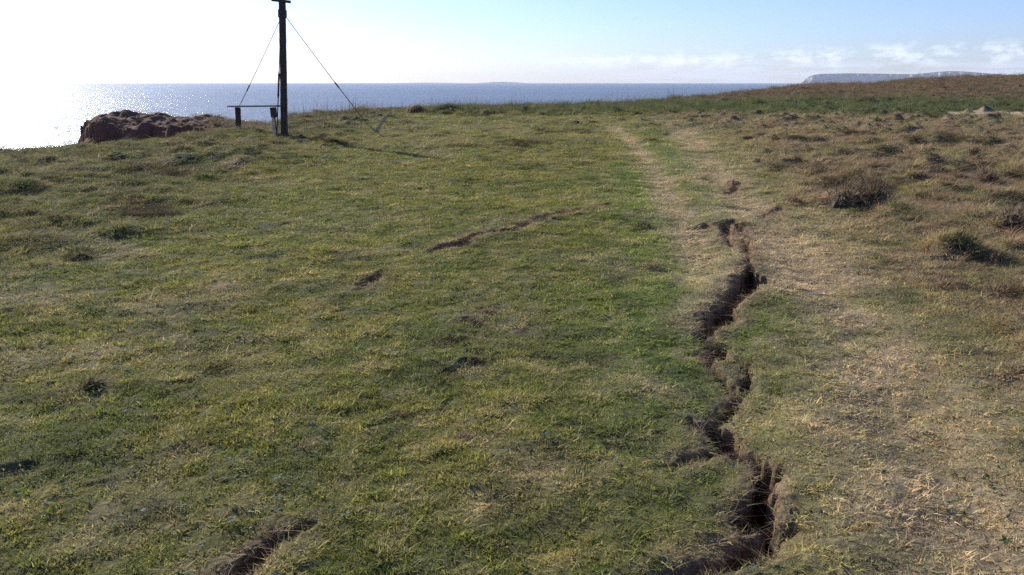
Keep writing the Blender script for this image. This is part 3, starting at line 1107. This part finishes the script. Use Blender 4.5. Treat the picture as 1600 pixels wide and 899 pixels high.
# straggling dead roots and straw hanging into the fissures
straw_c = proto_collection('straw_clump', [blades_mesh('straw_clump', 26, 0.05, 0.075, 0.0034, 1.5, 3, 700 + i, wind=0.0, dead=0.6, droop=1.9) for i in range(5)])
P, TN = [], []
for pl in CR:
    for (ax, ay, ra), (bx, by, rb) in zip(pl[:-1], pl[1:]):
        L = math.hypot(bx - ax, by - ay)
        m_ = int((L + 0.05) * (55 if ay < 4.5 else 90) * min(1.0, (ra + rb) / 0.08))
        for q in range(m_):
            t = rng.random()
            rr = (ra + (rb - ra) * t) + rng.normal(0.03, 0.035)
            an = rng.uniform(0, 6.28)
            P.append((ax + (bx - ax) * t + math.cos(an) * rr, ay + (by - ay) * t + math.sin(an) * rr))
P = np.array(P)
f = fields(P[:, 0], P[:, 1])
keep = (f['cd'] > -0.004) & (f['cd'] < 0.09)
X, Y = P[keep, 0], P[keep, 1]
f = {k: v[keep] for k, v in f.items()}
n = len(X)
tint = lerp(np.tile(RAWSTRAW * 1.1, (n, 1)), RAWMAUVE, rng.random(n))
s = rng.uniform(0.5, 1.2, n)
s = s * 0.75
sx = s * (1 + 0.06 * np.maximum(0, f['R'] - 4))
scl = np.stack([sx, sx, s * 0.45], 1) * 0.8
rot = np.stack([rng.normal(0, 0.4, n), rng.normal(0, 0.4, n), rng.uniform(0, 6.28, n)], 1)
scatter('dead_grass', 'matted dead straw fringing the open fissures', straw_c, np.stack([X, Y, f['z'] + 0.002], 1), rot, scl, rng.integers(0, 5, n), tint)

# ------------------------------------------------------------------ individual tussocks
TMESH = {}


def tussock(px, py, wpx, hfac, kind, label, name='grass_tussock', cat='tussock'):
    x, y = GT(px, py)
    dist = math.hypot(x, y)
    w = wpx / F * dist
    key = (kind, len([k for k in TMESH if k[0] == kind]) % 3)
    pal = {'dry': RAWMAUVE * 1.15, 'green': np.array([0.105, 0.115, 0.055]), 'dark': np.array([0.165, 0.125, 0.085])}[kind]
    r = w * 0.5
    N = int(np.clip(r * 900, 160, 620))
    seed = int(px * 7 + py)
    me = blades_mesh(name, N, r * 0.85, min(0.26, 0.38 * r + 0.05) * hfac, 0.005 + 0.006 * dist / 12, 0.7, 3, seed, dome=r * 0.55 * hfac, wind=0.45, dead=0.30 if kind != 'dark' else 0.12, droop=1.1)
    # solid heart of thatch so light does not pass straight through
    g = np.random.default_rng(seed)
    V, Fc = [], []
    nr, na = 6, 18
    for i in range(nr + 1):
        q = i / nr
        for j in range(na):
            th = 2 * math.pi * j / na
            k = 1 + 0.22 * g.normal()
            V.append((r * 0.72 * q * math.cos(th) * k, r * 0.72 * q * math.sin(th) * k, r * 0.48 * hfac * (1 - q ** 2) * (0.85 + 0.3 * g.random()) - 0.03))
    for i in range(nr):
        for j in range(na):
            a = i * na + j
            b = i * na + (j + 1) % na
            Fc.append((a, a + na, b + na, b))
    vs = [v.co[:] for v in me.vertices]
    fs = [tuple(p.vertices) for p in me.polygons]
    off = len(vs)
    jc = np.zeros(len(vs) * 4, np.float32)
    me.attributes['jit'].data.foreach_get('color', jc)
    jc = jc.reshape(-1, 4)[:, :3]
    me2 = bpy.data.meshes.new(name)
    me2.from_pydata(vs + V, [], fs + [tuple(a + off for a in q) for q in Fc])
    set_color(me2, 'jit', np.concatenate([jc, np.full((len(V), 3), 0.75)]))
    set_color(me2, 'tint', np.tile(pal, (off + len(V), 1)) * g.uniform(0.85, 1.15))
    me2.materials.append(M_TUSS)
    bpy.data.meshes.remove(me)
    TMESH[key] = me2
    o = bpy.data.objects.new(name, me2)
    o.location = (x, y, zat(x, y) - 0.01)
    o.rotation_euler = (0, 0, 0.15 * g.normal())
    link(o, label, cat, group='tussocks of long grass in the rough ground')
    return o


TS = [
    (1322, 319, 76, 1.15, 'dark', 'broad low dark tussock, left half of the largest pair beyond the right track'),
    (1370, 325, 54, 2.1, 'dark', 'tallest dark tussock, right half of the largest pair on the right'),
    (1345, 304, 36, 1.7, 'dark', 'small dark tussock just behind the largest pair on the right'),
    (1500, 381, 58, 0.65, 'green', 'rounded green tussock on its own near the right edge'),
    (1584, 352, 60, 1.2, 'dark', 'dark tussock cut by the right edge of the view'),
    (1555, 412, 50, 0.8, 'dry', 'low brown tussock in front of the dark one at the right edge'),
    (1478, 448, 60, 0.7, 'dry', 'flattened mauve brown tussock left of the lowest tussocks at the right'),
    (1562, 458, 60, 0.7, 'dry', 'flattened brown tussock lowest at the right edge'),
    (1538, 322, 36, 0.8, 'dry', 'small brown tussock between the green one and the dark hummocks'),
    (1460, 272, 44, 0.8, 'dark', 'long dark hummock, leftmost of the back row on the right'),
    (1491, 268, 22, 1.4, 'green', 'small pointed green tussock in the back row on the right'),
    (1541, 282, 36, 1.0, 'dark', 'dark hummock at the right end of the back row'),
    (1281, 268, 30, 0.8, 'dark', 'low dark hummock beside the far bend of the right track'),
    (1243, 252, 18, 1.2, 'dark', 'small dark clod-like tussock above the right track'),
    (1182, 256, 14, 1.2, 'dark', 'tiny dark tussock right of the far track'),
    (1522, 242, 16, 1.2, 'dark', 'tiny dark tussock high on the right slope'),
    (1332, 350, 26, 0.6, 'dry', 'small dry tussock just below the largest pair'),
    (1237, 315, 30, 0.8, 'dry', 'small dry tussock right of the lifted turf flap'),
    (1003, 356, 36, 0.8, 'green', 'grey green tussock on the mown strip left of the left track'),
    (1017, 420, 40, 0.5, 'dry', 'faded tussock on the green strip nearer the camera'),
    (125, 405, 60, 0.8, 'green', 'dark green tussock on the left slope'),
    (40, 298, 50, 0.8, 'green', 'grey green tussock near the left cliff edge'),
    (145, 605, 34, 0.9, 'dark', 'small dark tuft on the near left turf'),
    (760, 490, 30, 0.5, 'dry', 'low straw tuft behind the central pair of scuffs'),
    (733, 506, 46, 0.55, 'dark', 'ragged dark tuft at the head of the central pair of scuffs'),
    (704, 540, 50, 0.50, 'dark', 'wider dark tuft at the foot of the central pair of scuffs'),
    (736, 574, 36, 0.45, 'dry', 'flattened straw tuft on the long scuff below the central pair'),
    (622, 655, 46, 0.50, 'dark', 'dark tuft in the scuffed hollow left of centre near the camera'),
    (722, 692, 30, 0.50, 'dry', 'small straw tuft nearest the camera in the middle of the turf'),
    (495, 218, 20, 0.9, 'dark', 'dark tuft just right of the foot of the pole'),
    (470, 216, 12, 1.0, 'dark', 'tiny dark tuft nearest the foot of the pole'),
]
for tdef in TS:
    tussock(*tdef)
for tdef in [(652, 177, 40, 0.8, 'dark', 'dark low bush where the skyline dips right of the stake'),
             (702, 174, 64, 0.55, 'green', 'broader green bush on the skyline next to the dark low bush'),
             (1352, 162, 44, 0.7, 'dark', 'dark bush in the green band below the far headland')]:
    o = tussock(*tdef, name='low_bush', cat='bush')
    o['group'] = 'low bushes along the far bank'


# ------------------------------------------------------------------ solid shapes
def lump(name, px, py, wpx, dpx_m, h, colr, label, cat, seed, group=None):
    """a lifted slab or clod of turf: noise-shaped, thin-edged, sat in the ground"""
    x, y = GT(px, py)
    dist = math.hypot(x, y)
    rx = wpx / F * dist * 0.5
    ry = dpx_m * 0.5
    g = np.random.default_rng(seed)
    V, Fc = [], []
    nr, na = 9, 28
    for i in range(nr + 1):
        q = i / nr
        for j in range(na):
            th = 2 * math.pi * j / na
            k = 1 + 0.25 * float(fbm(np.array([math.cos(th) * 1.6 + seed]), np.array([math.sin(th) * 1.6]), 3, 3)[0])
            u, v = q * math.cos(th) * k, q * math.sin(th) * k
            nz = float(fbm(np.array([u * 3 + seed]), np.array([v * 3]), 5, 3)[0])
            z = h * (1 - q ** 3) * (0.75 + 0.5 * nz) - (0.05 if i == nr else 0)
            V.append((u * rx, v * ry, z))
    for i in range(nr):
        for j in range(na):
            a = i * na + j
            b = i * na + (j + 1) % na
            Fc.append((a, a + na, b + na, b))
    me = bpy.data.meshes.new(name)
    me.from_pydata(V, [], Fc)
    set_color(me, 'tint', np.tile(colr, (len(V), 1)))
    me.materials.append(M_GROUND)
    o = bpy.data.objects.new(name, me)
    o.location = (x, y, zat(x, y) - 0.01)
    link(o, label, cat, group)
    return o


lump('turf_clod', 901, 193, 20, 0.7, 0.13, np.array([0.035, 0.03, 0.018]), 'dark upturned turf clod, left one of the pair in the mid distance', 'clod', 3, 'loose dark turf clods')
lump('turf_clod', 925, 192, 26, 0.5, 0.10, np.array([0.05, 0.042, 0.024]), 'dark upturned turf clod, right one of the pair in the mid distance', 'clod', 8, 'loose dark turf clods')
lump('turf_clod', 1146, 291, 36, 0.45, 0.10, np.array([0.24, 0.145, 0.085]), 'lifted brown turf flap at the far end of the long fissure', 'clod', 12)


def box_mesh(name, sx, sy, sz, material, bevel=0.006, jag=0.0, z0=0.0, seed=0):
    import bmesh
    bm = bmesh.new()
    bmesh.ops.create_cube(bm, size=1.0)
    for v in bm.verts:
        v.co.x *= sx
        v.co.y *= sy
        v.co.z = (v.co.z + 0.5) * sz + z0
    n = max(1, int(sz / 0.15)) if sz > sx else 1
    if n > 1:
        ed = [e_ for e_ in bm.edges if abs(e_.verts[0].co.z - e_.verts[1].co.z) > sz * 0.5]
        bmesh.ops.subdivide_edges(bm, edges=ed, cuts=n, use_grid_fill=True)
    g = random.Random(seed)
    if jag:
        for v in bm.verts:
            v.co.x += g.uniform(-jag, jag)
            v.co.y += g.uniform(-jag, jag)
    bmesh.ops.bevel(bm, geom=[e_ for e_ in bm.edges if e_.calc_face_angle(0) > 1.2], offset=bevel, segments=2, affect='EDGES')
    me = bpy.data.meshes.new(name)
    bm.to_mesh(me)
    bm.free()
    me.materials.append(material)
    return me


def tube(name, pts, rads, material, ns=10):
    V, Fc = [], []
    pts = [Vector(p) for p in pts]
    if not isinstance(rads, (list, tuple)):
        rads = [rads] * len(pts)
    for i, p in enumerate(pts):
        d = (pts[min(i + 1, len(pts) - 1)] - pts[max(i - 1, 0)]).normalized()
        up = Vector((0, 0, 1)) if abs(d.z) < 0.95 else Vector((1, 0, 0))
        s = d.cross(up).normalized()
        u = s.cross(d)
        for k in range(ns):
            t = 2 * math.pi * k / ns
            V.append(p + (s * math.cos(t) + u * math.sin(t)) * rads[i])
    for i in range(len(pts) - 1):
        for k in range(ns):
            a = i * ns + k
            b = i * ns + (k + 1) % ns
            Fc.append((a, b, b + ns, a + ns))
    Fc.append(tuple(range(ns))[::-1])
    Fc.append(tuple((len(pts) - 1) * ns + k for k in range(ns)))
    me = bpy.data.meshes.new(name)
    me.from_pydata([tuple(v) for v in V], [], Fc)
    me.polygons.foreach_set('use_smooth', [len(p.vertices) == 4 for p in me.polygons])
    me.materials.append(material)
    return me


# ------------------------------------------------------------------ guyed wooden mast
bx_, by_ = GT(444.5, 211)
Rp = math.hypot(bx_, by_)
bz_ = zat(bx_, by_)
mast = bpy.data.objects.new('wooden_mast', None)
mast.location = (bx_, by_, bz_)
link(mast, 'tall dark timber mast with a short crossbar, held by three guy wires', 'mast')
base_v = Vector((bx_, by_, bz_))
top_z = GZ(444, -14, Rp).z - bz_
pw = 9.0 / F * math.hypot(Rp, 1.6)


def child(name, me, parent, loc=(0, 0, 0), rot=(0, 0, 0), label=None):
    o = bpy.data.objects.new(name, me)
    o.location = loc
    o.rotation_euler = rot
    link(o, label, parent=parent)
    return o


child('post', box_mesh('post', pw * 0.93, pw * 0.93, top_z + 0.5, M_POST, 0.012, 0.004, z0=-0.5, seed=1), mast, (0, 0, 0), (0, 0, 0.28))
mtop = GZ(441.5, -14, Rp) - base_v
mast_tilt = (math.atan2(mtop.x, mtop.z))
mast.children[0].rotation_euler = (0, mast_tilt, 0.0)
zb = GZ(444, 3, Rp).z - bz_
# crossbar: two board ends, the left one standing a little higher and nearer the top
cb = child('crossbar', box_mesh('crossbar', 27 / F * Rp, 0.05, 0.075, M_POST, 0.006, 0.002, z0=-0.03, seed=2), mast, (math.tan(mast_tilt) * zb, -pw * 0.5 - 0.03, zb), (0, math.radians(5.5), 0.2))
zl = GZ(444, 22, Rp).z - bz_
child('iron_collar', box_mesh('iron_collar', pw + 0.025, pw + 0.025, 0.22, M_RUST, 0.01, 0, z0=-0.11), mast, (math.tan(mast_tilt) * zl, 0, zl), (0, mast_tilt, 0))


def guy(p0, p1, t0, t1, r, with_buckle=True, label=None):
    p0 = Vector(p0) - base_v
    p1 = Vector(p1) - base_v
    pts = []
    for i in range(13):
        t = i / 12
        q = p0.lerp(p1, t)
        q.z -= 0.03 * math.sin(math.pi * t)
        pts.append(q)
    o = child('guy_wire', tube('guy_wire', pts, r, M_WIRE, 6), mast, label=label)
    if with_buckle:
        a = p0.lerp(p1, t0)
        b = p0.lerp(p1, t1)
        mid = a.lerp(b, 0.5)
        sag = 0.03 * math.sin(math.pi * (t0 + t1) / 2)
        for q in (a, b, mid):
            q.z -= sag
        rr = r * 2.1
        child('turnbuckle', tube('turnbuckle', [a, a.lerp(b, .12), a.lerp(b, .2), mid, a.lerp(b, .8), a.lerp(b, .88), b], [r, rr * 1.1, rr, rr, rr, rr * 1.1, r], M_RUST, 8), o)
        end = tube('rod', [b, b.lerp(p1, 0.98)], r * 1.25, M_RUST, 6)
        child('rod', end, o)
    return o


# left guy runs down behind the rail to the crest
la = GZ(374, 170, 31.0)
la.z = zat(la.x, la.y) - 0.05
guy(GZ(439.5, 27, Rp), GZ(373, 168, 31.0), 0.70, 0.78, 0.010)
# near guy: hangs almost straight in front of the mast, left side
nx, ny = GT(432.5, 213)
guy(GZ(438.5, 34, Rp), (nx, ny, zat(nx, ny)), 0.42, 0.66, 0.013)
rx, ry = GT(575, 196)
guy(GZ(448.5, 29, Rp), (rx, ry, zat(rx, ry)), 0.52, 0.58, 0.011)

# ------------------------------------------------------------------ board seat beside the mast
fx, fy = GT(431, 219)
Rf = math.hypot(fx, fy)
bench = bpy.data.objects.new('board_bench', None)
L0 = GZ(361, 166.5, 29.2)
L1 = GZ(439, 165.8, Rp - 0.25)
cpt = (L0 + L1) / 2
bench.location = (cpt.x, cpt.y, zat(cpt.x, cpt.y))
link(bench, 'long weathered board on two stubby posts, its right end touching the mast', 'bench')
bo = Vector(bench.location)
d = L1 - L0
me = box_mesh('board', d.length, 0.26, 0.045, M_POST, 0.006, 0.003, z0=-0.0225)
o = child('board', me, bench, tuple(cpt - bo), (0, -math.asin(d.z / d.length), math.atan2(d.y, d.x)))
# left post (short, on the crest) and right post
pL = GZ(371.5, 168, 29.0)
gl = zat(pL.x, pL.y)
w1 = 7.5 / F * 29
me = box_mesh('support', w1, 0.12, pL.z - gl + 0.15, M_POST, 0.008, 0.004, z0=gl - pL.z - 0.15, seed=4)
child('support', me, bench, tuple(pL - bo), (0, math.radians(2), 0.2))
RB = Rp - 0.4
pR = GZ(426.5, 168, RB)
me = box_mesh('support', 9.0 / F * RB, 0.12, 14.5 / F * RB, M_POST, 0.008, 0.004, z0=-14.5 / F * RB, seed=5)
child('support', me, bench, tuple(pR - bo), (0, math.radians(-3), 0.2))
top = GZ(427, 180, RB)
bot = Vector((fx, fy, zat(fx, fy) - 0.25))
dv = bot - top
me = box_mesh('leg', 4.6 / F * RB, 0.09, dv.length, M_POST, 0.006, 0.003, z0=-dv.length, seed=6)
o = child('leg', me, bench, tuple(top - bo))
o.rotation_euler = Vector((0, 0, 1)).rotation_difference((-dv).normalized()).to_euler()

# ------------------------------------------------------------------ leaning stake
sx_, sy_ = GT(587, 207)
Rs_ = math.hypot(sx_, sy_)
tp = GZ(604, 182, Rs_)
bt = Vector((sx_, sy_, zat(sx_, sy_)))
ax = (tp - bt)
me = box_mesh('leaning_stake', 4.2 / F * Rs_, 0.05, ax.length + 0.2, M_PLANK, 0.005, 0.003, z0=-0.2, seed=9)
o = bpy.data.objects.new('leaning_stake', me)
o.location = bt
o.rotation_euler = Vector((0, 0, 1)).rotation_difference(ax.normalized()).to_euler()
link(o, 'short pale wooden stake leaning to the right out of the turf', 'stake')
